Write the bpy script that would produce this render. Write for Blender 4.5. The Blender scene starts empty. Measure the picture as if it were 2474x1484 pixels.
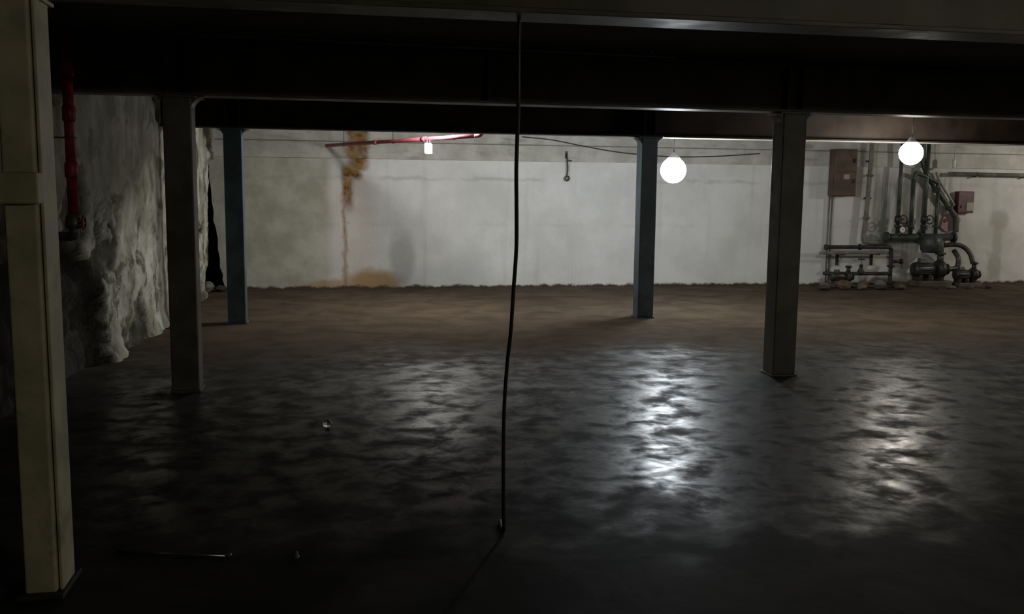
import bpy, bmesh, math, random
from mathutils import Vector, Matrix, noise
random.seed(7)
S = bpy.context.scene
C = S.collection

# ------------------------------------------------------------------ camera
F_PX, PITCH, ROLL, YAW = 2262.2, 0.1226, -0.0104, 0.1835
CAM = Vector((0, 0, 1.6))
def ray(u, v):
    x2, U2 = (u - 1237) / F_PX, (742 - v) / F_PX
    x = x2 * math.cos(ROLL) + U2 * math.sin(ROLL)
    U = -x2 * math.sin(ROLL) + U2 * math.cos(ROLL)
    d = math.cos(PITCH) + U * math.sin(PITCH)
    Z = -math.sin(PITCH) + U * math.cos(PITCH)
    return Vector((x * math.cos(YAW) + d * math.sin(YAW), -x * math.sin(YAW) + d * math.cos(YAW), Z))
fwd = ray(1237, 742)
rgt = ray(1237 + F_PX, 742) - fwd
upv = ray(1237, 742 - F_PX) - fwd
cd = bpy.data.cameras.new('camera')
cd.sensor_width = 36.0
cd.lens = F_PX / 2474 * 36.0
cd.clip_start = 0.05
cam = bpy.data.objects.new('camera', cd)
C.objects.link(cam)
cam.matrix_world = Matrix((rgt.normalized(), upv.normalized(), -fwd.normalized())).transposed().to_4x4()
cam.location = CAM
S.camera = cam

# ------------------------------------------------------------------ world, exposure
w = bpy.data.worlds.new('world')
S.world = w
w.use_nodes = True
w.node_tree.nodes['Background'].inputs[0].default_value = (0, 0, 0, 1)
w.node_tree.nodes['Background'].inputs[1].default_value = 0
S.view_settings.view_transform = 'Standard'
S.view_settings.look = 'None'
S.view_settings.exposure = 0.0
S.view_settings.gamma = 1.0
S.view_settings.use_curve_mapping = False
LAMP_WHITE, LAMP_WARM, LAMP_HIDDEN = 128.0, 85.0, 280.0     # radiance of the lamp glasses
# weak fill light added behind the camera, no bulb stands there
ld = bpy.data.lights.new('fill_behind_camera', 'POINT')
ld.energy = 150; ld.color = (1.0, .93, .74); ld.shadow_soft_size = .06
lo = bpy.data.objects.new('fill_behind_camera', ld); C.objects.link(lo); lo.location = (6.0, -2.9, 2.25)
# fill light added beyond the right edge to lift the right wall
ld = bpy.data.lights.new('fill_beyond_right_edge', 'POINT')
ld.energy = 170; ld.color = (1.0, .95, .86); ld.shadow_soft_size = .09
lo = bpy.data.objects.new('fill_beyond_right_edge', ld); C.objects.link(lo); lo.location = (13.6, 12.4, 2.5)

# ------------------------------------------------------------------ node helpers
class Mat:
    def __init__(s, name):
        s.m = bpy.data.materials.new(name)
        s.m.use_nodes = True
        s.nt = s.m.node_tree
        s.b = s.nt.nodes['Principled BSDF']
        s._pos = None
    def node(s, t, **kw):
        n = s.nt.nodes.new(t)
        for k, v in kw.items():
            setattr(n, k, v)
        return n
    def put(s, sock, v):
        if isinstance(v, bpy.types.NodeSocket):
            s.nt.links.new(v, sock)
        elif isinstance(v, (tuple, list)) and len(v) == 3 and sock.type == 'RGBA':
            sock.default_value = (*v, 1)
        else:
            sock.default_value = v
    def pos(s):
        if s._pos is None:
            g = s.node('ShaderNodeNewGeometry')
            x = s.node('ShaderNodeSeparateXYZ')
            s.nt.links.new(g.outputs['Position'], x.inputs[0])
            s._pos = (g.outputs['Position'], x.outputs[0], x.outputs[1], x.outputs[2])
        return s._pos
    def math(s, op, a, b=0.0, clamp=False):
        n = s.node('ShaderNodeMath', operation=op, use_clamp=clamp)
        s.put(n.inputs[0], a); s.put(n.inputs[1], b)
        return n.outputs[0]
    def noise(s, scale, detail=4.0, rough=0.55, stretch=None, dist=0.0):
        v = s.pos()[0]
        if stretch:
            mp = s.node('ShaderNodeMapping')
            mp.inputs['Scale'].default_value = stretch
            s.nt.links.new(v, mp.inputs['Vector']); v = mp.outputs[0]
        n = s.node('ShaderNodeTexNoise')
        s.nt.links.new(v, n.inputs['Vector'])
        n.inputs['Scale'].default_value = scale
        n.inputs['Detail'].default_value = detail
        n.inputs['Roughness'].default_value = rough
        n.inputs['Distortion'].default_value = dist
        return n.outputs[0]
    def step(s, v, a, b):                      # smooth 0..1 as v goes a -> b
        n = s.node('ShaderNodeMapRange', interpolation_type='SMOOTHSTEP')
        s.put(n.inputs['Value'], v)
        n.inputs['From Min'].default_value = a; n.inputs['From Max'].default_value = b
        return n.outputs[0]
    def lin(s, v, a, b, c, d):
        n = s.node('ShaderNodeMapRange')
        s.put(n.inputs['Value'], v)
        for k, q in zip(('From Min', 'From Max', 'To Min', 'To Max'), (a, b, c, d)):
            n.inputs[k].default_value = q
        return n.outputs[0]
    def mul(s, *a):
        r = a[0]
        for k in a[1:]:
            r = s.math('MULTIPLY', r, k)
        return r
    def vmax(s, *a):
        r = a[0]
        for k in a[1:]:
            r = s.math('MAXIMUM', r, k)
        return r
    def box(s, x, z, x0, x1, z0, z1, sx=.04, sz=.04):
        return s.mul(s.step(x, x0 - sx, x0 + sx), s.step(x, x1 + sx, x1 - sx) if False else s.math('SUBTRACT', 1.0, s.step(x, x1 - sx, x1 + sx)),
                     s.step(z, z0 - sz, z0 + sz), s.math('SUBTRACT', 1.0, s.step(z, z1 - sz, z1 + sz)))
    def blob(s, x, z, cx, cz, rx, rz):
        dx = s.math('DIVIDE', s.math('SUBTRACT', x, cx), rx)
        dz = s.math('DIVIDE', s.math('SUBTRACT', z, cz), rz)
        d = s.math('ADD', s.mul(dx, dx), s.mul(dz, dz))
        return s.math('SUBTRACT', 1.0, s.step(d, 0.15, 1.0))
    def mix(s, f, a, b):
        n = s.node('ShaderNodeMix', data_type='RGBA')
        s.put(n.inputs[0], f); s.put(n.inputs[6], a); s.put(n.inputs[7], b)
        return n.outputs[2]
    def bump(s, h, strength=.3, dist=.02):
        n = s.node('ShaderNodeBump')
        n.inputs['Strength'].default_value = strength
        n.inputs['Distance'].default_value = dist
        s.nt.links.new(h, n.inputs['Height'])
        s.nt.links.new(n.outputs[0], s.b.inputs['Normal'])
    def set(s, color=None, rough=None, metal=None, spec=None):
        for k, v in (('Base Color', color), ('Roughness', rough), ('Metallic', metal), ('Specular IOR Level', spec)):
            if v is not None:
                s.put(s.b.inputs[k], v)
        return s

def paint(name, col, var=.25, rough=.4, scale=6.0, bump=.15, metal=0.0, dirt=None, dirt_amt=.5, spec=None):
    m = Mat(name)
    n = m.noise(scale, 5)
    dark = tuple(c * (1 - var) for c in col); lite = tuple(min(1, c * (1 + var)) for c in col)
    c = m.mix(m.step(n, .35, .65), dark, lite)
    if dirt:
        c = m.mix(m.mul(m.step(m.noise(scale * .6 + 1.3, 6, .65, dist=.6), .52, .68), dirt_amt), c, dirt)
    m.set(c, m.lin(m.noise(scale * 2, 4), .3, .7, rough - .08, rough + .1), metal, spec)
    if bump:
        m.bump(m.noise(scale * 8, 4), bump, .004)
    return m.m

def glow(name, col, strength):
    m = Mat(name)
    m.set(col, .4)
    m.put(m.b.inputs['Emission Color'], col)
    m.b.inputs['Emission Strength'].default_value = strength
    return m.m

# ------------------------------------------------------------------ mesh helpers
def new_bm(): return bmesh.new()
def bx(bm, x0, x1, y0, y1, z0, z1):
    vs = [bm.verts.new((x, y, z)) for z in (z0, z1) for (x, y) in ((x0, y0), (x1, y0), (x1, y1), (x0, y1))]
    for f in ((0, 3, 2, 1), (4, 5, 6, 7), (0, 1, 5, 4), (1, 2, 6, 5), (2, 3, 7, 6), (3, 0, 4, 7)):
        bm.faces.new([vs[i] for i in f])
    return vs
def cyl(bm, p0, p1, r0, r1=None, n=16, cap=True):
    r1 = r0 if r1 is None else r1
    p0, p1 = Vector(p0), Vector(p1)
    d = (p1 - p0).normalized()
    a = d.orthogonal().normalized(); b = d.cross(a)
    A = [bm.verts.new(p0 + (a * math.cos(t) + b * math.sin(t)) * r0) for t in [2 * math.pi * i / n for i in range(n)]]
    B = [bm.verts.new(p1 + (a * math.cos(t) + b * math.sin(t)) * r1) for t in [2 * math.pi * i / n for i in range(n)]]
    for i in range(n):
        j = (i + 1) % n
        bm.faces.new((A[i], A[j], B[j], B[i])).smooth = True
    if cap:
        bm.faces.new(A[::-1]); bm.faces.new(B)
def tube(bm, pts, r, n=10):
    pts = [Vector(p) for p in pts]
    rings = []
    a = None
    for i, p in enumerate(pts):
        d = (pts[min(i + 1, len(pts) - 1)] - pts[max(i - 1, 0)]).normalized()
        a = d.orthogonal().normalized() if a is None else (a - d * a.dot(d)).normalized()
        b = d.cross(a)
        rr = r(i / (len(pts) - 1)) if callable(r) else r
        rings.append([bm.verts.new(p + (a * math.cos(t) + b * math.sin(t)) * rr) for t in [2 * math.pi * k / n for k in range(n)]])
    for A, B in zip(rings, rings[1:]):
        for i in range(n):
            j = (i + 1) % n
            bm.faces.new((A[i], A[j], B[j], B[i])).smooth = True
    bm.faces.new(rings[0][::-1]); bm.faces.new(rings[-1])
def smooth_path(pts, k=8):
    pts = [Vector(p) for p in pts]
    P = [pts[0] * 2 - pts[1]] + pts + [pts[-1] * 2 - pts[-2]]
    out = []
    for i in range(1, len(P) - 2):
        for j in range(k):
            t = j / k
            a, b, c, d = P[i - 1], P[i], P[i + 1], P[i + 2]
            out.append(.5 * ((2 * b) + (c - a) * t + (2 * a - 5 * b + 4 * c - d) * t * t + (3 * b - a - 3 * c + d) * t ** 3))
    out.append(pts[-1])
    return out
def lathe(bm, prof, c, n=24, axis='Z'):
    """prof: list of (r, h) from bottom to top"""
    c = Vector(c)
    def P(r, h, t):
        q = (r * math.cos(t), r * math.sin(t), h)
        if axis == 'Y': q = (q[0], -q[2], q[1])
        if axis == 'X': q = (q[2], q[0], q[1])
        return c + Vector(q)
    rings = []
    for r, h in prof:
        if r < 1e-5: rings.append([bm.verts.new(P(0, h, 0))])
        else: rings.append([bm.verts.new(P(r, h, 2 * math.pi * i / n)) for i in range(n)])
    for A, B in zip(rings, rings[1:]):
        for i in range(n):
            j = (i + 1) % n
            if len(A) == 1 and len(B) == 1: continue
            if len(A) == 1: f = (A[0], B[j], B[i])
            elif len(B) == 1: f = (A[i], A[j], B[0])
            else: f = (A[i], A[j], B[j], B[i])
            bm.faces.new(f).smooth = True
    for R, rev in ((rings[0], True), (rings[-1], False)):
        if len(R) > 1: bm.faces.new(R[::-1] if rev else R)
def torus(bm, c, R, r, axis='Y', n=24, k=8):
    c = Vector(c); rings = []
    for i in range(n):
        t = 2 * math.pi * i / n; ring = []
        for j in range(k):
            s = 2 * math.pi * j / k
            q = ((R + r * math.cos(s)) * math.cos(t), (R + r * math.cos(s)) * math.sin(t), r * math.sin(s))
            if axis == 'Y': q = (q[0], -q[2], q[1])
            if axis == 'X': q = (q[2], q[0], q[1])
            ring.append(bm.verts.new(c + Vector(q)))
        rings.append(ring)
    for i in range(n):
        A, B = rings[i], rings[(i + 1) % n]
        for j in range(k):
            l = (j + 1) % k
            bm.faces.new((A[j], A[l], B[l], B[j])).smooth = True
def obj(name, bm, m, parent=None, bevel=0.0, seg=2, origin=None):
    bmesh.ops.recalc_face_normals(bm, faces=bm.faces)
    me = bpy.data.meshes.new(name)
    if origin is None and parent is not None:
        origin = Vector(parent['_at']) if '_at' in parent else None
    if origin is not None:
        bmesh.ops.translate(bm, verts=bm.verts, vec=-Vector(origin))
    bm.to_mesh(me); bm.free()
    o = bpy.data.objects.new(name, me)
    C.objects.link(o)
    me.materials.append(m)
    if parent is not None:
        o.parent = parent
        o['_at'] = tuple(origin) if origin is not None else (0, 0, 0)
    elif origin is not None:
        o.location = origin
    if bevel:
        b = o.modifiers.new('bevel', 'BEVEL'); b.width = bevel; b.segments = seg; b.limit_method = 'ANGLE'
        o.modifiers.new('wn', 'WEIGHTED_NORMAL').keep_sharp = True
    return o
def thing(name, label, cat, loc, group=None):
    o = bpy.data.objects.new(name, None)
    C.objects.link(o)
    o.location = loc; o['_at'] = tuple(loc)
    o.empty_display_size = .1
    o['label'] = label; o['category'] = cat
    if group: o['group'] = group
    return o
def tag(o, label, cat, group=None):
    o['label'] = label; o['category'] = cat
    if group: o['group'] = group
    return o
def structure(o, label=None):
    o['kind'] = 'structure'
    if label: o['label'] = label
    return o

# ------------------------------------------------------------------ dimensions (metres; camera at x=0, y=0)
Y1, Y2, Y3, YW = 3.85, 7.695, 11.533, 15.46      # three beam lines and the back wall
ZB, BW, BD = 2.304, .21, .40                      # underside of beams, flange width, beam depth
ZC = ZB + BD                                      # ceiling slab
XL, XR = -1.20, 3.866                             # column lines
XMAX, YMIN = 15.5, -3.5

# ------------------------------------------------------------------ floor
m = Mat('wet_concrete_floor')
_, px, py, pz = m.pos()
big = m.noise(.55, 4, .6)
mid = m.noise(2.2, 6, .6, dist=.5)
fine = m.noise(11, 6, .65)
warp = m.math('ADD', py, m.math('MULTIPLY', m.math('SUBTRACT', big, .5), 3.0))
silt = m.step(m.math('ADD', warp, m.math('MULTIPLY', m.math('SUBTRACT', m.noise(1.3, 5, .6), .5), 2.5)), 7.3, 10.6)
wetc = m.mix(m.step(mid, .35, .65), (.038, .036, .032), (.070, .067, .060))
siltc = m.mix(m.step(mid, .3, .7), (.072, .053, .037), (.118, .090, .063))
col = m.mix(silt, wetc, siltc)
col = m.mix(m.mul(m.step(fine, .55, .75), .35), col, (.05, .042, .035))
# dark puddle-dried bands parallel to the back wall
col = m.mix(m.mul(m.step(m.noise(1.0, 3, .5, stretch=(.35, 2.2, 1)), .55, .68), m.step(py, 8.5, 11), .55), col, (.075, .055, .042))
wet = m.step(m.noise(4.2, 7, .62, dist=.3), .33, .67)          # films of water and drier lumps
wet = m.mul(wet, m.math('SUBTRACT', 1.0, silt), m.step(m.math('ADD', warp, m.math('MULTIPLY', m.math('SUBTRACT', mid, .5), 2.0)), 3.7, 4.9))   # the wet stretch lies between the silt and the dry near floor
rough = m.math('ADD', m.lin(wet, 0, 1, .60, .27), m.math('MULTIPLY', silt, .3))
m.set(col, rough, 0, m.lin(wet, 0, 1, .035, .26))
h = m.math('ADD', m.math('MULTIPLY', m.noise(1.8, 3, .5), 1.0), m.math('MULTIPLY', m.noise(6.5, 4, .6), .55))
m.bump(h, .32, .016)
FLOOR = m.m
bm = new_bm(); bx(bm, -3.6, XMAX + .3, YMIN - .3, YW + 1.8, -.25, 0)
structure(obj('floor', bm, FLOOR))

# ------------------------------------------------------------------ ceiling
m = Mat('dark_concrete_ceiling')
_, px, py, pz = m.pos()
c = m.mix(m.step(m.noise(1.7, 5), .3, .7), (.025, .025, .027), (.05, .05, .05))  # very dark mottled concrete tone
c = m.mix(m.mul(m.step(m.noise(.5, 3, stretch=(3, .2, 1)), .6, .7), .4), c, (.045, .042, .035))
m.set(c, .8); m.bump(m.noise(30, 4), .2, .01)
bm = new_bm(); bx(bm, -3.6, XMAX + .3, YMIN - .3, YW + 1.8, ZC, ZC + .25)
structure(obj('ceiling', bm, m.m))

# ------------------------------------------------------------------ back wall
m = Mat('whitewashed_concrete')
_, px, py, pz = m.pos()
nw = m.noise(1.4, 5, .6)
wx = m.math('ADD', px, m.math('MULTIPLY', m.math('SUBTRACT', m.noise(5, 4), .5), .16))
wz = m.math('ADD', pz, m.math('MULTIPLY', m.math('SUBTRACT', m.noise(4, 4), .5), .16))
white = m.mix(m.step(nw, .3, .7), (.66, .66, .635), (.79, .79, .77))
raw = m.mix(m.step(m.noise(2.2, 5), .35, .65), (.40, .39, .31), (.56, .54, .46))
paintm = m.step(m.math('ADD', px, m.math('MULTIPLY', m.math('SUBTRACT', m.noise(1.6, 3, stretch=(1, 1, .3)), .5), .3)), -.26, .0)
col = m.mix(paintm, raw, white)
# damp runs
runs = m.mul(m.step(m.noise(2.6, 4, .6, stretch=(1.6, 1, .12)), .55, .72), .2)
col = m.mix(runs, col, (.36, .34, .28))
# shutter-board joints
for zz, a in ((1.80, .35), (1.05, .12)):
    ln = m.mul(m.math('SUBTRACT', 1.0, m.step(m.math('ABSOLUTE', m.math('SUBTRACT', wz, zz)), .004, .05)), m.step(m.noise(1.3, 3), .42, .6), a)
    col = m.mix(ln, col, (.30, .29, .26))
# right hand: damp green-grey wall behind the pumps
right = m.step(px, 7.0, 10.5)
col = m.mix(m.mul(right, .55), col, m.mix(m.step(m.noise(1.8, 5), .35, .65), (.42, .40, .32), (.60, .57, .53)))
grn = m.mul(m.box(wx, wz, 9.35, 11.1, .55, 2.0, .35, .3), m.step(m.noise(3.2, 4, .6, stretch=(2.2, 1, .25)), .36, .62), .75)
col = m.mix(grn, col, (.13, .145, .11))
# damp shadow-shaped mark far right
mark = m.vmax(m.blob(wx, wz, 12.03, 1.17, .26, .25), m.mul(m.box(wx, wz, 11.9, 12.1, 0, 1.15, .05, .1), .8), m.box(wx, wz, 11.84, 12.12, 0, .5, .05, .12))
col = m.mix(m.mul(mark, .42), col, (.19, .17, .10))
# rust from a leak over the lintel
st = m.step(m.noise(7, 5, .6, stretch=(1.5, 1, .35)), .25, .6)
r1 = m.box(wx, wz, .17, .47, 1.93, 2.6, .09, .05)
r2 = m.box(wx, wz, .07, .37, 1.78, 1.99, .07, .06)
r3 = m.box(wx, wz, .06, .22, 1.32, 1.85, .06, .2)
r4 = m.mul(m.box(wx, wz, .065, .125, -.1, 1.5, .04, .2), .75)
rust = m.mul(m.vmax(r1, r2, r3, r4), m.lin(st, 0, 1, .80, 1.0))
halo = m.mul(m.box(wx, wz, -.05, .55, .1, 1.9, .22, .2), .30)
col = m.mix(halo, col, (.50, .36, .24))
col = m.mix(rust, col, m.mix(m.step(m.noise(9, 4), .4, .62), (.15, .065, .018), (.33, .17, .035)))
foot = m.vmax(m.blob(wx, wz, .55, .08, .62, .30), m.mul(m.blob(wx, wz, -.1, .03, .6, .16), .8))
col = m.mix(m.mul(foot, .85), col, (.36, .20, .045))
col = m.mix(m.mul(m.blob(wx, wz, 1.02, .50, .26, .62), .42), col, (.27, .26, .24))      # hanging card's shadow painted into the wall colour
# dirt along the foot of the wall
dz = m.math('SUBTRACT', pz, m.math('MULTIPLY', m.math('SUBTRACT', m.noise(6, 5, .65), .42), .15))
col = m.mix(m.math('SUBTRACT', 1.0, m.step(dz, .0, .05)), col, (.075, .05, .035))
m.set(col, .75, 0, .3)
m.bump(m.noise(18, 5, .6), .25, .012)
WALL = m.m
# outline of the wall: broken left edge beside a dark crevice
left_edge = [(-1.76, 0), (-1.80, .06), (-1.83, .16), (-1.82, .24), (-1.865, .36), (-1.86, .50), (-1.89, .66), (-1.885, .8), (-1.91, .98),
             (-1.945, 1.10), (-1.935, 1.24), (-1.96, 1.40), (-1.965, 1.6), (-1.99, 1.75), (-1.985, 1.95), (-2.04, 2.03)]
bm = new_bm()
pts = left_edge + [(-2.04, ZC), (XMAX, ZC), (XMAX, 0)]
fr = bm.faces.new([bm.verts.new((x, YW, z)) for x, z in pts])
ex = bmesh.ops.extrude_face_region(bm, geom=[fr])
bmesh.ops.translate(bm, verts=[v for v in ex['geom'] if isinstance(v, bmesh.types.BMVert)], vec=(0, .28, 0))
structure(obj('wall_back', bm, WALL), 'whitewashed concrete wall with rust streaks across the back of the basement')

# grey concrete lintel band over the white wall
m = Mat('board_marked_concrete')
_, px, py, pz = m.pos()
wx = m.math('ADD', px, m.math('MULTIPLY', m.math('SUBTRACT', m.noise(5, 4), .5), .2))
c = m.mix(m.step(m.noise(2.4, 6, .62), .32, .68), (.42, .41, .36), (.60, .585, .535))
c = m.mix(m.mul(m.step(m.noise(2.0, 4, .6, stretch=(.6, 1, 3)), .55, .7), .5), c, (.17, .165, .13))
jl = m.math('SUBTRACT', 1.0, m.step(m.math('ABSOLUTE', m.math('SUBTRACT', pz, 2.37)), .003, .016))
c = m.mix(m.mul(jl, .8), c, (.14, .14, .11))
r = m.mul(m.math('SUBTRACT', 1.0, m.step(m.math('ABSOLUTE', m.math('SUBTRACT', wx, .31)), .10, .24)), m.lin(m.noise(8, 4), .3, .7, .75, 1.0))
c = m.mix(r, c, m.mix(m.step(m.noise(9, 4), .4, .6), (.13, .055, .015), (.27, .14, .03)))
m.set(c, .85, 0, .25); m.bump(m.noise(22, 5), .3, .012)
bm = new_bm()
bx(bm, -2.6, XMAX, YW - .035, YW + .02, 2.105, 2.36)
bx(bm, -2.6, XMAX, YW - .025, YW + .02, 2.36, ZC)
structure(obj('trim_1', bm, m.m), 'raw grey concrete lintel band above the white wall')

# ------------------------------------------------------------------ left wall: battered rock with broken plaster, as relief
def X_left(y): return -2.09 + .0258 * (y - 8.2)
def fbm(p, o=5, hh=.9): return noise.fractal(Vector(p), hh, 2.0, o)
def plaster(y, z):
    """>0 where the plaster still holds"""
    n = fbm((y * 1.1, z * 1.1, 3.7), 6, .7) * .9 + fbm((y * 4.0, z * 2.2, 9.1), 4) * .25
    v = n + (.46 if z > 1.3 else .46 - .16 * min(1, (1.3 - z) / .5)) - .55 * max(0, .55 - z) - .25 * max(0, (8.6 - y))
    # the arched hollow under the red pipe
    d = math.hypot((y - 7.4) / 1.55, max(0, z - .15) / 1.12)
    v -= 4.0 * max(0, 1.04 - d) + .6 * max(0, 6.6 - y)
    return v
def y_end(z):
    e = 14.30 + .26 * min(z, 2.0) + fbm((z * 2.3, 1.0, 5.0), 5) * .22
    return min(e, 14.95) if z < 2.06 else 15.5
ys = []
y = YMIN
while y < 6.6: ys.append(y); y += .22
while y < 14.2: ys.append(y); y += .04
NY = len(ys) + 14
zs = [ZC * i / 80 for i in range(81)]
bm = new_bm()
lay = bm.verts.layers.float_color.new('surface')
grid = []
for z in zs:
    row = []
    e = y_end(z)
    for i in range(NY):
        yy = ys[i] if i < len(ys) else ys[-1] + (e - ys[-1]) * (i - len(ys) + 1) / 14
        p = plaster(yy, z)
        k = max(0., min(1., (p + .02) / .10))
        k = k * k * (3 - 2 * k)
        d = math.hypot((yy - 7.4) / 1.55, max(0, z - .15) / 1.12)
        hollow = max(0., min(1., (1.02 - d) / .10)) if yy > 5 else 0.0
        calm = max(.25, min(1., (1.75 - z) / .6))
        rock = fbm((yy * 1.9, z * 1.9, 0), 6, .75) * .075 + fbm((yy * 7, z * 7, 2), 3) * .018
        rel = rock * (.45 + .55 * (1 - k)) * calm + k * .05 - hollow * .15
        foot = max(0, .2 - z) * .2 * (1 + fbm((yy * 2, 0, 4))) * (1 - hollow)
        v = bm.verts.new((X_left(yy) - .04 + rel + foot, yy, z))
        v[lay] = (k, max(hollow, min(1., max(0., 6.4 - yy))), 1 - calm, 1)  # near stretch also darkened in colour, so it looks unlit
        row.append(v)
    grid.append(row)
for a, b in zip(grid, grid[1:]):
    for i in range(NY - 1):
        bm.faces.new((a[i], a[i + 1], b[i + 1], b[i])).smooth = True
# broken end turned back into the crevice
back = []
for row in grid:
    v0 = row[-1].co
    v = bm.verts.new((v0.x - .55, v0.y + .12, v0.z)); v[lay] = (0, 1, 0, 1); back.append(v)
for i in range(len(grid) - 1):
    bm.faces.new((grid[i][-1], back[i], back[i + 1], grid[i + 1][-1]))
m = Mat('broken_plaster_and_rock')
at = m.node('ShaderNodeVertexColor'); at.layer_name = 'surface'
sp = m.node('ShaderNodeSeparateColor'); m.nt.links.new(at.outputs[0], sp.inputs[0])
pl = m.mix(m.step(m.noise(2.0, 6, .65), .36, .64), (.32, .305, .235), (.68, .66, .58))
pl = m.mix(m.mul(m.step(m.noise(2.3, 7, .7, dist=.8), .50, .60), .85), pl, (.075, .08, .038))
pl = m.mix(m.mul(sp.outputs[2], m.math('SUBTRACT', 1.0, m.step(m.pos()[2], 10.6, 12.0))), pl, m.mix(m.step(m.noise(2.6, 5, .6, stretch=(1, 1, .3)), .38, .62), (.13, .115, .07), (.26, .245, .19)))   # bare stained concrete higher up, also darkened to deepen the beam's shade
rk = m.mix(m.step(m.noise(5.0, 6, .65), .4, .66), (.030, .027, .020), (.12, .108, .08))
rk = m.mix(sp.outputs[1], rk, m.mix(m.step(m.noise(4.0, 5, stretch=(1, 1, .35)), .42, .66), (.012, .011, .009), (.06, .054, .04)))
c = m.mix(sp.outputs[0], rk, pl)
m.set(c, .8, 0, .3)
m.bump(m.noise(16, 6, .65), .5, .03)
LEFT = m.m
o = structure(obj('wall_left', bm, LEFT), 'rough rock wall with broken mouldy plaster on the left')

# the ground behind the crevice, and the unseen side and rear walls
ROCK = paint('damp_dark_rock', (.05, .04, .03), .4, .85, 4, .5)
bm = new_bm()
bx(bm, -3.3, -3.1, 13.6, YW + 1.6, 0, ZC)
bx(bm, -3.3, 0, YW + 1.4, YW + 1.6, 0, ZC)
structure(obj('wall_crevice', bm, ROCK), 'dark rock behind the crevice in the corner')
SIDE = paint('grey_painted_wall', (.30, .29, .26), .2, .8, 1.5, .3)
bm = new_bm(); bx(bm, XMAX, XMAX + .3, YMIN, YW + .3, 0, ZC); structure(obj('wall_right', bm, SIDE))
bm = new_bm(); bx(bm, -3.4, XMAX, YMIN - .3, YMIN, 0, ZC); structure(obj('wall_front', bm, SIDE))

# ------------------------------------------------------------------ steel beams
BEAM = paint('dark_brown_steel_paint', (.095, .085, .070), .3, .50, 3, .12, dirt=(.12, .075, .045), dirt_amt=.4, spec=.35)
BEAM_FAR = paint('red_brown_steel_paint', (.032, .024, .019), .3, .6, 3, .12, dirt=(.06, .034, .017), dirt_amt=.5, spec=.2)
def steel_beam(y, label, stiff_x, mat, x0=-2.35, x1=XMAX + .05):
    t = thing('steel_beam', label, 'beam', ((x0 + x1) / 2, y, ZB), 'steel beams under the ceiling')
    a = BW / 2
    bm = new_bm(); bx(bm, x0, x1, y - a, y + a, ZB, ZB + .022); obj('bottom_flange', bm, mat, t, .004)
    bm = new_bm(); bx(bm, x0, x1, y - a, y + a, ZC - .022, ZC); obj('top_flange', bm, mat, t, .004)
    bm = new_bm(); bx(bm, x0, x1, y - .008, y + .008, ZB + .021, ZC - .021); obj('web', bm, mat, t)
    for sx in stiff_x:
        for s in (-1, 1):
            bm = new_bm(); bx(bm, sx - .007, sx + .007, min(y + s * .007, y + s * (a - .006)), max(y + s * .007, y + s * (a - .006)), ZB + .021, ZC - .021)
            obj('stiffener', bm, mat, t)
    return t
steel_beam(Y1, 'nearest dark steel beam across the top of the picture', (-1.16, XR), BEAM)
steel_beam(Y2, 'dark steel beam on the two nearer dark columns', (XL - .07, XL + .07, 1.2, XR - .07, XR + .07), BEAM)
steel_beam(Y3, 'farthest brown steel beam, on the two blue columns, lit beneath by the lamps', (XL - .07, XL + .07, XR - .07, XR + .07), BEAM_FAR)

# ------------------------------------------------------------------ steel columns
COL_DARK = paint('dark_grey_green_column_paint', (.115, .112, .098), .25, .5, 4, .12, dirt=(.09, .07, .045), dirt_amt=.5)
COL_BLUE = paint('dark_blue_column_paint', (.065, .108, .136), .2, .45, 4, .1, dirt=(.05, .05, .045), dirt_amt=.4)
STEELBOLT = paint('rusty_bolt_steel', (.10, .08, .06), .3, .5, 20, 0, .6)
def steel_column(x, y, mat, label, zb=ZB):
    t = thing('steel_column', label, 'column', (x, y, 0), 'square steel columns')
    a = .1058
    bm = new_bm(); bx(bm, x - a, x + a, y - a, y + a, .015, zb - .015); obj('shaft', bm, mat, t, .012, 3)
    bm = new_bm(); bx(bm, x - a - .012, x + a + .012, y - a - .012, y + a + .012, 0, .018); obj('base_plate', bm, mat, t, .003)
    bm = new_bm(); bx(bm, x - a - .03, x + a + .03, y - a, y + a, zb - .016, zb); obj('cap_plate', bm, mat, t, .003)
    for s in (-1, 1):                        # curved gusset under the flange
        R = .085
        bm = new_bm()
        prof = [(0, 0), (R, 0)] + [(R - R * math.sin(q), -R + R * math.cos(q)) for q in [math.pi / 2 * i / 8 for i in range(1, 9)]]
        vs = [bm.verts.new((x + s * (a - .002 + px_), y - .085, zb - .016 + pz_)) for px_, pz_ in prof]
        f = bm.faces.new(vs)
        ex = bmesh.ops.extrude_face_region(bm, geom=[f])
        bmesh.ops.translate(bm, verts=[v for v in ex['geom'] if isinstance(v, bmesh.types.BMVert)], vec=(0, .17, 0))
        obj('gusset', bm, mat, t)
    return t
steel_column(XL, Y2, COL_DARK, 'dark steel column nearer on the left, before the rock wall')
steel_column(XR, Y2, COL_DARK, 'dark steel column nearer on the right, between the two bright lamps')
steel_column(XL, Y3, COL_BLUE, 'dark blue steel column farther back on the left, by the crevice')
steel_column(XR, Y3, COL_BLUE, 'dark blue steel column farther back, just left of the bright white lamp')

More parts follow.
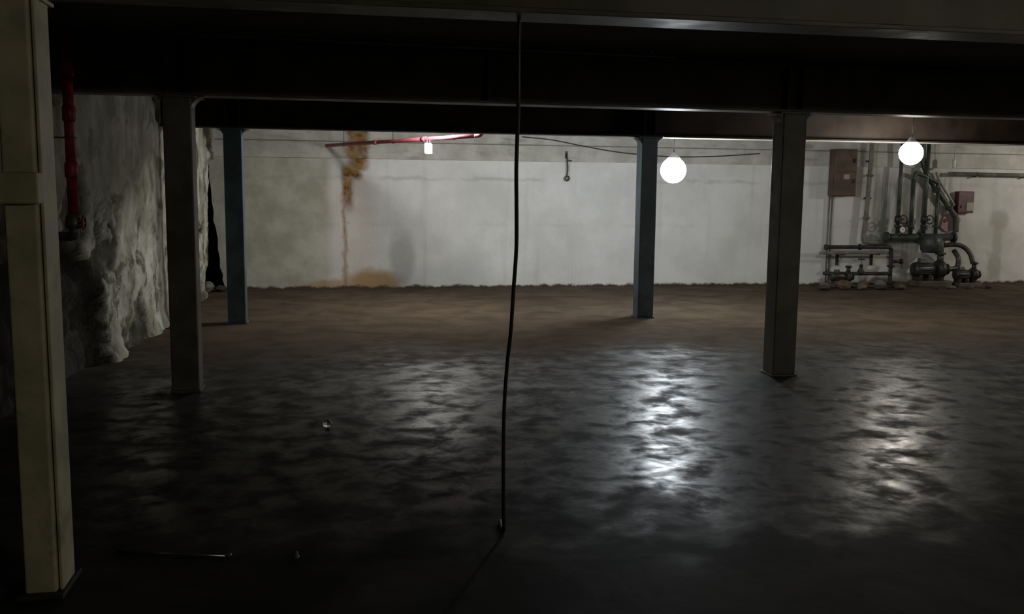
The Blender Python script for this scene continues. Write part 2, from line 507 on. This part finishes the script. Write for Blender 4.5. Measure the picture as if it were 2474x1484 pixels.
# pale column in the left foreground
PALE = paint('dull_cream_paint', (.46, .43, .29), .18, .6, 5, .2, dirt=(.20, .19, .10), dirt_amt=.5)
t = thing('foreground_column', 'pale cream column close by at the left edge, under the nearest beam', 'column', (-1.16, 3.885, 0))
bm = new_bm(); bx(bm, -1.222, -1.105, 3.775, 3.995, .018, ZB - .014); obj('shaft', bm, PALE, t, .010, 3)
bm = new_bm(); bx(bm, -1.10, -1.088, 3.80, 3.97, .018, ZB - .014); obj('side_plate', bm, PALE, t, .003)
bm = new_bm(); bx(bm, -1.25, -1.075, 3.75, 4.02, 0, .02); obj('base_plate', bm, paint('black_base_paint', (.03, .03, .028), .3, .6, 6, .1), t, .003)
bm = new_bm(); bx(bm, -1.25, -1.075, 3.76, 4.01, ZB - .015, ZB); obj('cap_plate', bm, PALE, t, .003)

# rail fixed across the front of it, running left to the wall
t = thing('wooden_rail', 'pale wooden rail fixed across the cream column at the left edge', 'rail', (-1.6, 3.735, 1.53))
bm = new_bm(); bx(bm, -2.22, -1.078, 3.70, 3.772, 1.537, 1.652)
obj('board', bm, paint('pale_timber', (.44, .41, .26), .2, .65, 5, .25, dirt=(.22, .20, .10), dirt_amt=.4), t, .006)
bm = new_bm(); bx(bm, -1.20, -1.11, 3.770, 3.776, 1.535, 1.654); obj('packing', bm, STEELBOLT, t)

# ------------------------------------------------------------------ lamps
CABLE = paint('black_rubber', (.018, .016, .015), .2, .55, 10, 0)
PALEM0 = paint('pale_fitting', (.4, .39, .35), .1, .5, 8, 0)
WHITE_PLASTIC = paint('white_lamp_plastic', (.70, .70, .68), .05, .4, 8, 0)
def globe_lamp(x, y, z, r, em, label, ztop):
    t = thing('hanging_globe_lamp', label, 'lamp', (x, y, z))
    bm = new_bm(); bmesh.ops.create_uvsphere(bm, u_segments=24, v_segments=14, radius=r)
    for f in bm.faces: f.smooth = True
    bmesh.ops.translate(bm, verts=bm.verts, vec=(x, y, z)); obj('globe', bm, em, t)
    bm = new_bm(); lathe(bm, [(r * .50, r * .86), (r * .52, r * .95), (r * .34, r * 1.12), (r * .2, r * 1.35), (.012, r * 1.4)], (x, y, z), 20)
    obj('cap', bm, WHITE_PLASTIC, t)
    bm = new_bm(); tube(bm, [(x, y, z + r * 1.35), (x + .004, y, (z + ztop) / 2 + .1), (x, y, ztop)], .006, 8); obj('flex', bm, CABLE, t)
    bm = new_bm(); lathe(bm, [(.05, -.03), (.05, 0)], (x, y, ztop), 16); obj('ceiling_rose', bm, WHITE_PLASTIC, t)
    return t
globe_lamp(4.40, 12.02, 1.905, .17, glow('cool_white_lamp_glass', (.88, .95, 1.0), LAMP_WHITE),
           'glaring cool white globe lamp hanging just right of the farther blue column', ZC)
globe_lamp(7.08, 10.80, 2.13, .145, glow('neutral_white_lamp_glass', (1.0, .94, .84), LAMP_WARM),
           'glaring warmer globe lamp hanging on the right before the pumps', ZC)

# bulkhead lamp on the ceiling behind the farthest beam (the beam hides it from the camera)
t = thing('bulkhead_lamp', 'round ceiling lamp tucked up behind the farthest beam over the white card', 'lamp', (1.27, 12.36, ZC))
bm = new_bm(); lathe(bm, [(.0, -.125), (.08, -.115), (.125, -.085), (.14, -.05), (.14, -.02)], (1.27, 12.36, ZC), 22); obj('glass', bm, glow('bulkhead_lamp_glass', (1.0, .98, .93), LAMP_HIDDEN), t)
bm = new_bm(); lathe(bm, [(.16, -.022), (.165, -.012), (.165, -.001)], (1.27, 12.36, ZC), 22); obj('base', bm, WHITE_PLASTIC, t)
# small white card hung by two wires from the red pipe near the back wall
t = thing('hanging_card', 'small bright white card hanging on two wires from the red ceiling pipe', 'card', (1.215, 12.90, 2.10))
CARD = paint('white_card', (.85, .85, .83), .02, .5, 8, 0)
bm = new_bm()
ox = [(-.052, .012), (-.030, 0), (.052, 0), (.052, .125), (.036, .145), (-.052, .145)]
f = bm.faces.new([bm.verts.new((1.215 + a, 12.897, 2.10 + b)) for a, b in ox])
ex = bmesh.ops.extrude_face_region(bm, geom=[f])
bmesh.ops.translate(bm, verts=[v for v in ex['geom'] if isinstance(v, bmesh.types.BMVert)], vec=(0, .006, 0))
obj('plate', bm, CARD, t)
for dx in (-.020, .022):
    bm = new_bm(); tube(bm, [(1.215 + dx, 12.90, 2.236), (1.215 + dx * .8, 12.905, 2.283)], .0025, 6); obj('wire', bm, WHITE_PLASTIC, t)

# white cover strip under the farthest beam, right of the blue column
t = thing('trunking_strip', 'flat white strip under the farthest beam, running right from the blue column', 'strip', (9.5, Y3, ZB))
bm = new_bm(); bx(bm, 4.06, XMAX, Y3 - .10, Y3 + .10, ZB - .006, ZB - .0005); obj('cover', bm, WHITE_PLASTIC, t)
bm = new_bm(); bx(bm, 3.995, 4.05, Y3 - .06, Y3 + .03, ZB - .018, ZB - .0005); obj('end_fitting', bm, PALEM0, t, .004)

# red pipe running diagonally under the ceiling
RED = paint('red_pipe_paint', (.46, .10, .14), .15, .42, 6, .1, dirt=(.16, .05, .04), dirt_amt=.4)
t = thing('red_ceiling_pipe', 'red pipe running under the ceiling behind the farthest beam', 'pipe', (.9, 13.4, 2.305))
A, B = Vector((1.74, 12.05, 2.305)), Vector((-.17, 15.43, 2.30))
bm = new_bm(); cyl(bm, A, B, .028, n=16); obj('pipe', bm, RED, t)
d = (B - A).normalized()
for q in (.30, .62):
    p = A.lerp(B, q); bm = new_bm(); cyl(bm, p - d * .045, p + d * .045, .036, n=16); obj('coupling', bm, RED, t)
for q in (.12, .5, .86):
    p = A.lerp(B, q); bm = new_bm(); cyl(bm, p + Vector((0, 0, .02)), (p.x, p.y, ZC), .005, n=8); torus(bm, p, .030, .005, 'Y', 16, 6); obj('hanger', bm, STEELBOLT, t)
bm = new_bm(); tube(bm, smooth_path([A, A + Vector((.05, -.08, .01)), A + Vector((.07, -.12, .06)), A + Vector((.07, -.12, .2)), (A.x + .07, A.y - .12, ZC)]), .028, 14); obj('elbow', bm, RED, t)

# red riser by the rock wall, ending in a valve over the hollow
RED2 = paint('dull_red_riser_paint', (.34, .022, .016), .3, .45, 7, .15, dirt=(.10, .02, .015), dirt_amt=.7)
GREYM = paint('grey_valve_metal', (.16, .155, .15), .25, .45, 12, .2, .5)
t = thing('red_riser_pipe', 'vertical red pipe on the rock wall beside the cream column', 'pipe', (-1.88, 7.25, 1.30))
bm = new_bm(); cyl(bm, (-1.88, 7.25, 1.40), (-1.88, 7.25, ZC), .036, n=18); obj('pipe', bm, RED2, t)
for zz, rr in ((1.72, .046), (2.12, .046), (2.44, .050)):
    bm = new_bm(); lathe(bm, [(.036, -.06), (rr, -.045), (rr, .045), (.036, .06)], (-1.88, 7.25, zz), 18); obj('coupling', bm, RED2, t)
for zz in (1.95, 2.5):
    bm = new_bm(); torus(bm, (-1.88, 7.25, zz), .041, .006, 'Z', 18, 6); bx(bm, -2.16, -1.915, 7.238, 7.262, zz - .006, zz + .006); obj('clamp', bm, GREYM, t)
bm = new_bm(); lathe(bm, [(.036, 0), (.055, .01), (.062, .04), (.05, .09), (.038, .11)], (-1.88, 7.25, 1.30), 18); obj('valve_body', bm, GREYM, t)
bm = new_bm(); tube(bm, smooth_path([(-1.88, 7.25, 1.31), (-1.885, 7.26, 1.265), (-1.92, 7.30, 1.245), (-2.14, 7.44, 1.24)]), .034, 14); obj('elbow', bm, GREYM, t)
bm = new_bm(); torus(bm, (-1.80, 7.20, 1.345), .045, .008, 'X', 18, 6); cyl(bm, (-1.83, 7.22, 1.345), (-1.797, 7.20, 1.345), .008, n=8); bx(bm, -1.803, -1.797, 7.16, 7.24, 1.34, 1.35); obj('handwheel', bm, RED2, t)

# ------------------------------------------------------------------ black cable hanging from the nearest beam to the floor
track = [(.732, 3.85, 2.31), (.735, 3.87, 2.12), (.740, 3.89, 1.96), (.742, 3.93, 1.71), (.750, 3.96, 1.54), (.757, 3.99, 1.36), (.752, 4.02, 1.17),
         (.747, 4.05, .98), (.738, 4.08, .83), (.731, 4.11, .60), (.738, 4.15, .27), (.745, 4.17, .06), (.748, 4.185, .012), (.745, 4.24, .010), (.755, 4.33, .010)]
bm = new_bm(); tube(bm, smooth_path(track, 8), .0088, 10)
t = thing('hanging_cable', 'thin black cable hanging from the nearest beam down to the floor, mid picture', 'cable', (.73, 3.85, 0))
obj('cord', bm, paint('brown_black_cable', (.022, .016, .012), .2, .5, 10, 0), t)
bm = new_bm(); torus(bm, (.732, 3.85, ZB - .012), .012, .004, 'X', 14, 6); obj('hook', bm, STEELBOLT, t)

# thin conduit under the ceiling in front of the second beam
t = thing('ceiling_conduit', 'thin grey conduit under the dark ceiling, before the second beam', 'conduit', (.3, 6.95, 2.66))
bm = new_bm(); tube(bm, smooth_path([(-1.06, 6.92, ZC), (-1.06, 6.92, 2.69), (-1.0, 6.92, 2.66), (-.6, 6.95, 2.658), (.6, 7.05, 2.66), (2.6, 7.16, 2.66)]), .012, 8); obj('tube', bm, GREYM, t)
for q in (-.6, .4, 1.4, 2.4):
    yy = 6.95 + .065 * (q + .6); bm = new_bm(); bx(bm, q - .012, q + .012, yy - .03, yy + .03, 2.672, ZC); obj('clip', bm, GREYM, t)

# ------------------------------------------------------------------ fittings on the back wall, centre
DARKM = paint('dark_oily_metal', (.045, .042, .036), .35, .45, 8, .2, .35, dirt=(.10, .06, .03), dirt_amt=.5)
DUSTM = paint('dusty_grey_pipe', (.17, .165, .135), .25, .6, 7, .2, dirt=(.08, .06, .04), dirt_amt=.5)
PALEM = paint('pale_grey_pipe', (.30, .29, .25), .2, .6, 7, .2, dirt=(.12, .10, .06), dirt_amt=.5)
t = thing('wall_hook', 'small dark hook bracket on the white wall left of the farther blue column', 'hook', (3.77, 15.42, 1.8))
bm = new_bm(); bx(bm, 3.74, 3.78, 15.405, 15.425, 2.16, 2.28); obj('plate', bm, DARKM, t, .003)
bm = new_bm(); tube(bm, smooth_path([(3.76, 15.40, 2.25), (3.76, 15.37, 2.2), (3.78, 15.38, 2.13), (3.85, 15.39, 2.12)]), .010, 8); obj('arm', bm, DARKM, t)
bm = new_bm(); tube(bm, smooth_path([(3.77, 15.39, 2.13), (3.785, 15.41, 2.0), (3.775, 15.415, 1.88), (3.74, 15.40, 1.83), (3.77, 15.39, 1.79), (3.81, 15.40, 1.82), (3.80, 15.41, 1.87)]), .012, 8); obj('cord_loop', bm, DARKM, t)
tag(obj('drooping_wire', (lambda b: (tube(b, smooth_path([(3.0, 15.40, 2.5), (3.5, 15.40, 2.46), (4.1, 15.40, 2.36), (4.75, 15.40, 2.27), (5.6, 15.40, 2.22), (6.4, 15.40, 2.24), (7.2, 15.40, 2.3)]), .009, 8), b)[1])(new_bm()), DARKM),
    'thin dark wire drooping across the grey lintel near the white lamp', 'wire')

# ------------------------------------------------------------------ right hand wall: cabinet, pipes, pumps
BROWN = paint('brown_cabinet_paint', (.10, .066, .042), .22, .5, 5, .12, dirt=(.055, .04, .03), dirt_amt=.5)
t = thing('electrical_cabinet', 'tall brown electrical cabinet high on the back wall, left of the warmer lamp', 'cabinet', (8.76, 15.36, 1.58))
bm = new_bm(); bx(bm, 8.53, 8.98, 15.27, 15.424, 1.585, 2.40); obj('body', bm, BROWN, t, .006)
bm = new_bm(); bx(bm, 8.545, 8.965, 15.25, 15.269, 2.02, 2.385); obj('door', bm, BROWN, t, .005)
bm = new_bm(); bx(bm, 8.545, 8.965, 15.25, 15.269, 1.60, 2.0); dr = obj('door', bm, BROWN, t, .005)
for zz in (1.85, 2.2):
    bm = new_bm(); bx(bm, 8.91, 8.935, 15.225, 15.25, zz - .04, zz + .04); obj('handle', bm, DARKM, t, .004)
bm = new_bm(); bx(bm, 8.72, 8.83, 15.244, 15.25, 1.88, 1.96); lb = obj('label_plate', bm, paint('faded_pink_plate', (.42, .30, .33), .1, .5, 6, 0), t); lb['label'] = 'faded pinkish plate'
for xx in (8.57, 8.625):
    bm = new_bm(); tube(bm, [(xx, 15.42, 1.6), (xx, 15.425, .9), (xx + .005, 15.425, .05)], .014, 8); obj('conduit', bm, DUSTM, t)

def flange(bm, c, d, r, th=.018):
    c, d = Vector(c), Vector(d).normalized(); cyl(bm, c - d * th, c + d * th, r, n=18)

t = thing('riser_pipe', 'grey vertical pipe on the wall between the brown cabinet and the warmer lamp', 'pipe', (9.28, 15.36, .72))
bm = new_bm(); tube(bm, smooth_path([(9.30, 15.36, ZC - .004), (9.29, 15.36, 2.0), (9.26, 15.36, 1.2), (9.235, 15.36, .86), (9.26, 15.35, .78), (9.36, 15.34, .765), (9.62, 15.33, .765)]), .040, 14); obj('pipe', bm, DUSTM, t)
for zz in (1.95, 1.2):
    bm = new_bm(); flange(bm, (9.29 - (2 - zz) * .035, 15.36, zz), (0, 0, 1), .065); obj('flange', bm, DUSTM, t)
for zz in (2.2, 1.55):
    bm = new_bm(); bx(bm, 9.23, 9.34, 15.35, 15.424, zz - .015, zz + .015); obj('bracket', bm, DARKM, t)

t = thing('pipe_frame', 'low rack of level dark pipes at the back wall, left of the large pump', 'pipes', (9.05, 15.2, 0))
bm = new_bm(); tube(bm, smooth_path([(8.43, 15.2, .69), (9.0, 15.2, .688), (9.60, 15.2, .685), (9.68, 15.2, .66), (9.70, 15.2, .58), (9.70, 15.2, .3), (9.70, 15.2, .0)], 6), .034, 12); obj('top_pipe', bm, DARKM, t)
bm = new_bm(); tube(bm, [(8.32, 15.22, .585), (9.0, 15.22, .585), (9.69, 15.22, .58)], .026, 12); obj('middle_pipe', bm, DUSTM, t)
bm = new_bm(); tube(bm, [(8.35, 15.1, .235), (8.9, 15.12, .225), (9.70, 15.18, .215)], .032, 12); obj('bottom_pipe', bm, DARKM, t)
for xx in (8.43, 9.08):
    bm = new_bm(); flange(bm, (xx, 15.2, .688), (1, 0, 0), .052); obj('flange', bm, DARKM, t)
bm = new_bm(); flange(bm, (9.70, 15.2, .35), (0, 0, 1), .062); obj('flange', bm, DARKM, t)
bm = new_bm(); cyl(bm, (9.70, 15.2, .43), (9.93, 15.2, .43), .030, n=12); flange(bm, (9.90, 15.2, .43), (1, 0, 0), .05); obj('branch', bm, DARKM, t)
for xx in (8.78, 9.45):
    bm = new_bm(); bx(bm, xx - .015, xx + .015, 15.17, 15.46, .545, .557); bx(bm, xx - .015, xx + .015, 15.40, 15.46, .35, .557); obj('bracket', bm, DARKM, t)

def gate_valve(x, y, z, label, s=1.0):
    t = thing('gate_valve', label, 'valve', (x, y, z))
    bm = new_bm(); lathe(bm, [(.05 * s, -.06 * s), (.068 * s, -.03 * s), (.068 * s, .03 * s), (.045 * s, .07 * s), (.03 * s, .12 * s), (.045 * s, .13 * s), (.045 * s, .15 * s), (.018 * s, .17 * s)], (x, y, z), 16); obj('body', bm, DARKM, t)
    bm = new_bm(); cyl(bm, (x, y, z + .16 * s), (x, y, z + .30 * s), .009 * s, n=8); obj('spindle', bm, GREYM, t)
    bm = new_bm(); torus(bm, (x, y, z + .27 * s), .065 * s, .011 * s, 'Z', 20, 6)
    for k in range(3):
        a = k * math.pi / 3; dv = Vector((math.cos(a), math.sin(a), 0)) * .064 * s; cyl(bm, Vector((x, y, z + .27 * s)) - dv, Vector((x, y, z + .27 * s)) + dv, .007 * s, n=6)
    obj('handwheel', bm, DARKM, t)
gate_valve(9.08, 15.13, .245, 'dark gate valve standing on the lowest pipe of the rack', .85)

def pump(x, y, label, s=1.0, col=DARKM):
    t = thing('pump', label, 'pump', (x, y, 0))
    bm = new_bm(); bx(bm, x - .34 * s, x + .30 * s, y - .17 * s, y + .17 * s, 0, .10 * s); obj('plinth', bm, paint('damp_concrete_plinth', (.09, .08, .055), .3, .8, 6, .3), t, .012)
    zc = .30 * s
    bm = new_bm(); lathe(bm, [(.05 * s, -.02 * s), (.125 * s, 0), (.13 * s, .05 * s), (.13 * s, .27 * s), (.115 * s, .30 * s), (.115 * s, .35 * s), (.06 * s, .37 * s)], (x - .36 * s, y, zc), 20, 'X'); obj('motor', bm, col, t)
    bm = new_bm()
    for k in range(12):
        a = 2 * math.pi * k / 12
        c = Vector((x - .2 * s, y + math.cos(a) * .138 * s, zc + math.sin(a) * .138 * s)); cyl(bm, c - Vector((.10 * s, 0, 0)), c + Vector((.10 * s, 0, 0)), .009 * s, n=5)
    obj('cooling_fins', bm, col, t)
    bm = new_bm(); bx(bm, x - .27 * s, x - .14 * s, y - .05 * s, y + .05 * s, zc + .12 * s, zc + .20 * s); obj('terminal_box', bm, GREYM, t, .006)
    bm = new_bm(); cyl(bm, (x, y, zc), (x + .08 * s, y, zc), .05 * s, n=14); obj('coupling', bm, GREYM, t)
    bm = new_bm(); lathe(bm, [(.07 * s, 0), (.15 * s, .015 * s), (.17 * s, .05 * s), (.17 * s, .10 * s), (.14 * s, .14 * s), (.075 * s, .155 * s), (.075 * s, .20 * s), (.10 * s, .20 * s), (.10 * s, .225 * s)], (x + .07 * s, y, zc), 22, 'X'); obj('volute', bm, col, t)
    bm = new_bm(); cyl(bm, (x + .15 * s, y, zc + .1 * s), (x + .15 * s, y, zc + .28 * s), .055 * s, n=14); flange(bm, (x + .15 * s, y, zc + .28 * s), (0, 0, 1), .09 * s); obj('discharge', bm, col, t)
    for q in (-.28, -.10, .14):
        bm = new_bm(); bx(bm, x + (q - .03) * s, x + (q + .03) * s, y - .11 * s, y + .11 * s, .09 * s, zc - .09 * s); obj('foot', bm, col, t)
    return t
pump(8.66, 14.98, 'small dark pump on the floor in front of the low pipe rack', .62)
pump(10.42, 15.05, 'large dark pump on a plinth below the warmer lamp', 1.0)
pump(11.05, 14.92, 'smaller dark pump at the right end of the pipework', .72)

t = thing('valve_manifold', 'tangle of dark green-grey pipes and valves behind the large pump', 'pipes', (10.4, 15.28, .8))
GG = paint('dark_green_grey_pipe', (.055, .066, .056), .3, .45, 7, .2, .1, dirt=(.09, .075, .05), dirt_amt=.5)
bm = new_bm(); cyl(bm, (9.62, 15.3, .86), (11.0, 15.3, .86), .065, n=18); flange(bm, (9.64, 15.3, .86), (1, 0, 0), .10); flange(bm, (10.3, 15.3, .86), (1, 0, 0), .10); flange(bm, (10.98, 15.3, .86), (1, 0, 0), .10); obj('header_pipe', bm, GG, t)
for xx, zt in ((9.86, ZC - .004), (10.12, 1.9), (10.38, ZC - .004), (10.62, 1.75)):
    bm = new_bm(); cyl(bm, (xx, 15.31, .88), (xx, 15.31, zt), .034, n=12); flange(bm, (xx, 15.31, 1.06), (0, 0, 1), .06); obj('branch_pipe', bm, GG, t)
bm = new_bm(); tube(bm, smooth_path([(10.12, 15.31, 1.88), (10.14, 15.31, 1.96), (10.2, 15.31, 2.0), (10.56, 15.31, 1.86), (10.61, 15.31, 1.82), (10.62, 15.31, 1.74)]), .034, 12); obj('loop_pipe', bm, GG, t)
bm = new_bm(); tube(bm, smooth_path([(10.57, 15.05, .57), (10.57, 15.06, .74), (10.57, 15.12, .83), (10.57, 15.28, .86)]), .052, 14); obj('pump_elbow', bm, GG, t)
bm = new_bm(); tube(bm, smooth_path([(10.66, 15.05, .30), (10.86, 15.05, .31), (10.93, 15.06, .36), (10.94, 15.07, .5), (10.94, 15.2, .62)]), .045, 14); obj('suction_bend', bm, GG, t)
bm = new_bm(); tube(bm, smooth_path([(10.70, 15.16, .72), (10.86, 15.1, .74), (11.02, 15.06, .70), (11.12, 15.0, .58), (11.15, 14.95, .42)]), .042, 14); obj('curved_hose', bm, DARKM, t)
for xx in (9.86, 10.38):
    bm = new_bm(); lathe(bm, [(.035, -.07), (.062, -.04), (.062, .04), (.035, .07)], (xx, 15.31, 1.18), 16); cyl(bm, (xx, 15.3, 1.18), (xx, 15.14, 1.18), .014, n=8); torus(bm, (xx, 15.15, 1.18), .075, .012, 'Y', 20, 6); obj('valve', bm, DARKM, t)
bm = new_bm(); lathe(bm, [(.0, -.19), (.15, -.19), (.185, -.13), (.19, .02), (.17, .09), (.10, .14), (0, .155)], (10.45, 15.16, .78), 22); obj('pressure_vessel', bm, GG, t)
g = thing('pressure_gauge', 'round pale-faced pressure gauge above the left end of the pipework', 'gauge', (9.84, 15.14, 1.0))
bm = new_bm(); cyl(bm, (9.84, 15.17, 1.0), (9.84, 15.125, 1.0), .062, n=22); cyl(bm, (9.84, 15.15, .94), (9.84, 15.22, .88), .012, n=8); obj('case', bm, DARKM, g)
bm = new_bm(); cyl(bm, (9.84, 15.126, 1.0), (9.84, 15.121, 1.0), .052, n=22); obj('dial', bm, paint('white_dial', (.75, .75, .70), .05, .4, 8, 0), g)
bm = new_bm(); tube(bm, [(9.83, 15.120, .99), (9.868, 15.120, 1.028)], .003, 6); obj('pointer', bm, DARKM, g)

t = thing('sloping_pipe', 'dark pipe sloping down to the right toward the red alarm box', 'pipe', (10.7, 15.35, 1.6))
bm = new_bm(); tube(bm, smooth_path([(10.30, 15.38, ZC), (10.31, 15.37, 2.3), (10.38, 15.36, 2.06), (10.55, 15.36, 1.80), (10.98, 15.36, 1.30), (11.05, 15.36, 1.18), (11.06, 15.36, .95)]), .050, 14); obj('pipe', bm, GG, t)
for q in ((10.62, 1.72), (10.90, 1.395)):
    bm = new_bm(); flange(bm, (q[0], 15.36, q[1]), (.43, 0, -.5), .075); obj('flange', bm, GG, t)
tag(obj('pale_conduit', (lambda b: (tube(b, smooth_path([(10.62, 15.40, 2.02), (10.72, 15.40, 1.84), (10.98, 15.40, 1.50), (11.02, 15.40, 1.43)]), .022, 8), b)[1])(new_bm()), PALEM),
    'short pale conduit running beside the sloping dark pipe', 'conduit')

t = thing('alarm_box', 'small dark red alarm box with a pale panel, on the right of the back wall', 'box', (11.3, 15.4, 1.3))
RB = paint('dark_red_box_paint', (.075, .020, .022), .2, .45, 8, .1)
bm = new_bm(); bx(bm, 11.06, 11.38, 15.34, 15.46, 1.30, 1.69); obj('case', bm, RB, t, .012)
bm = new_bm(); bx(bm, 11.23, 11.365, 15.328, 15.341, 1.34, 1.49); o = obj('panel', bm, paint('dull_cream_panel', (.33, .30, .22), .1, .5, 8, 0), t, .004); o['label'] = 'pale panel low on the right of the box'
bm = new_bm(); cyl(bm, (11.14, 15.342, 1.42), (11.14, 15.325, 1.42), .025, n=14); obj('button', bm, DARKM, t)
t = thing('faded_board', 'faded pinkish board on the wall, lower left of the red alarm box', 'board', (11.0, 15.44, 1.0))
PINK = paint('faded_pink_paint', (.40, .245, .23), .18, .7, 5, .1, dirt=(.24, .19, .15), dirt_amt=.5)
bm = new_bm(); fp = [(10.80, 1.03), (10.90, .96), (11.12, .99), (11.20, 1.18), (11.10, 1.28), (10.98, 1.31), (10.84, 1.22)]
f = bm.faces.new([bm.verts.new((a, 15.42, b)) for a, b in fp]); ex = bmesh.ops.extrude_face_region(bm, geom=[f]); bmesh.ops.translate(bm, verts=[v for v in ex['geom'] if isinstance(v, bmesh.types.BMVert)], vec=(0, .04, 0)); obj('sheet', bm, PINK, t)
bm = new_bm(); cyl(bm, (10.88, 15.421, 1.16), (10.88, 15.405, 1.16), .035, n=14); o = obj('knob', bm, RB, t)

t = thing('wall_pipe', 'long dusty level pipe high on the right of the back wall', 'pipe', (13, 15.38, 2.0))
bm = new_bm(); cyl(bm, (10.85, 15.36, 2.0), (XMAX, 15.36, 1.985), .036, n=14); obj('pipe', bm, DUSTM, t)
for xx in (11.4, 12.4, 13.4, 14.4):
    bm = new_bm(); bx(bm, xx - .02, xx + .02, 15.32, 15.46, 1.945, 1.96); torus(bm, (xx, 15.36, 1.993), .040, .006, 'X', 16, 6); obj('bracket', bm, DARKM, t)
t = thing('hanging_socket', 'small pale socket hanging on a wire right of the warmer lamp', 'socket', (10.9, 15.2, 2.1))
bm = new_bm(); tube(bm, [(10.82, 15.2, 2.26), (10.82, 15.2, 2.5), (10.82, 15.2, ZC)], .004, 6); obj('wire', bm, PALEM, t)
bm = new_bm(); lathe(bm, [(.02, 0), (.034, .02), (.034, .13), (.018, .17)], (10.82, 15.2, 2.10), 14); obj('holder', bm, WHITE_PLASTIC, t)

# rubble at the foot of the rack and by the crevice
STONE = [paint('rubble_' + n, c, .3, .85, 9, .5) for n, c in (('dark', (.05, .042, .035)), ('grey', (.16, .145, .115)), ('brown', (.11, .07, .045)))]
def stone(x, y, r, mt, label, group=None, sq=.65):
    bm = new_bm(); bmesh.ops.create_icosphere(bm, subdivisions=2, radius=1)
    k = Vector((random.uniform(0, 50), random.uniform(0, 50), 0))
    sx, sy, sz = r * random.uniform(.9, 1.5), r * random.uniform(.8, 1.1), r * sq * random.uniform(.8, 1.2)
    for v in bm.verts:
        q = 1 + .35 * noise.noise(v.co * 1.3 + k) + .12 * noise.noise(v.co * 3.5 + k)
        v.co = Vector((v.co.x * q * sx, v.co.y * q * sy, v.co.z * q * sz))
    zmin = min(v.co.z for v in bm.verts)
    bmesh.ops.translate(bm, verts=bm.verts, vec=(0, 0, -zmin - .004))
    o = obj('rubble_stone', bm, mt)
    o.location = (x, y, 0); o.rotation_euler = (0, 0, random.uniform(0, 6.28))
    return tag(o, label, 'stone', group)
ORD = ['leftmost', 'second from the left', 'third from the left', 'fourth from the left', 'fifth from the left', 'fifth from the right', 'fourth from the right', 'third from the right', 'second from the right', 'rightmost']
for i in range(10):
    x = 7.95 + 1.75 * (i + random.uniform(.4, .6)) / 10
    stone(x, 14.50 + .26 * (i % 2), random.uniform(.085, .115), STONE[i % 3],
          ('dark', 'grey', 'brown')[i % 3] + ' lump of rubble below the pipe rack, ' + ORD[i], 'rubble lumps below the pipe rack')
for i in range(4):
    x = 10.0 + 1.3 * (i + random.uniform(.3, .7)) / 4
    stone(x, 14.5, random.uniform(.05, .07), STONE[i % 3],
          ('dark', 'grey', 'brown')[i % 3] + ' small lump of rubble before the pumps, ' + (ORD[:2] + ORD[-2:])[i], 'rubble lumps before the pumps')
stone(-2.02, 15.02, .13, STONE[1], 'grey stone at the foot of the crevice in the left corner')
stone(-1.83, 15.16, .09, STONE[0], 'dark stone beside the blue column, right of the grey crevice stone')

# ------------------------------------------------------------------ small things on the floor
CHROME = paint('worn_bright_steel', (.42, .40, .36), .1, .25, 12, 0, .9)
t = thing('steel_rod', 'thin steel rod lying on the dark floor right of the cream column', 'rod', (-.6, 4.1, 0))
bm = new_bm(); cyl(bm, (-.98, 4.22, .005), (-.50, 4.09, .005), .0045, n=10); obj('bar', bm, CHROME, t)
bm = new_bm(); lathe(bm, [(.005, 0), (.008, .004), (.008, .024), (.005, .028)], (-.505, 4.091, .008), 10, 'X'); obj('end_cap', bm, CHROME, t)
bm = new_bm(); lathe(bm, [(.0, 0), (.015, 0), (.015, .010), (.008, .012), (.008, .028), (0, .030)], (-.20, 4.03, 0), 14)
tag(obj('loose_bolt', bm, GREYM, origin=(-.20, 4.03, 0)), 'single grey bolt standing on the dark floor right of the steel rod', 'bolt')
m = Mat('added_glint_glass')
m.set((.92, 1.0, .98), .22, 0); m.b.inputs['Transmission Weight'].default_value = 1.0; m.b.inputs['IOR'].default_value = 1.5
bm = new_bm(); bmesh.ops.create_uvsphere(bm, u_segments=24, v_segments=14, radius=.03)
for f in bm.faces: f.smooth = True
o = obj('glint_ball', bm, m.m); o.location = (-.09, 6.3, .03)  # made-up ball standing in for a lens ghost
tag(o, 'tiny glass ball added as a glint on the dark floor, left of the hanging cable', 'ball')
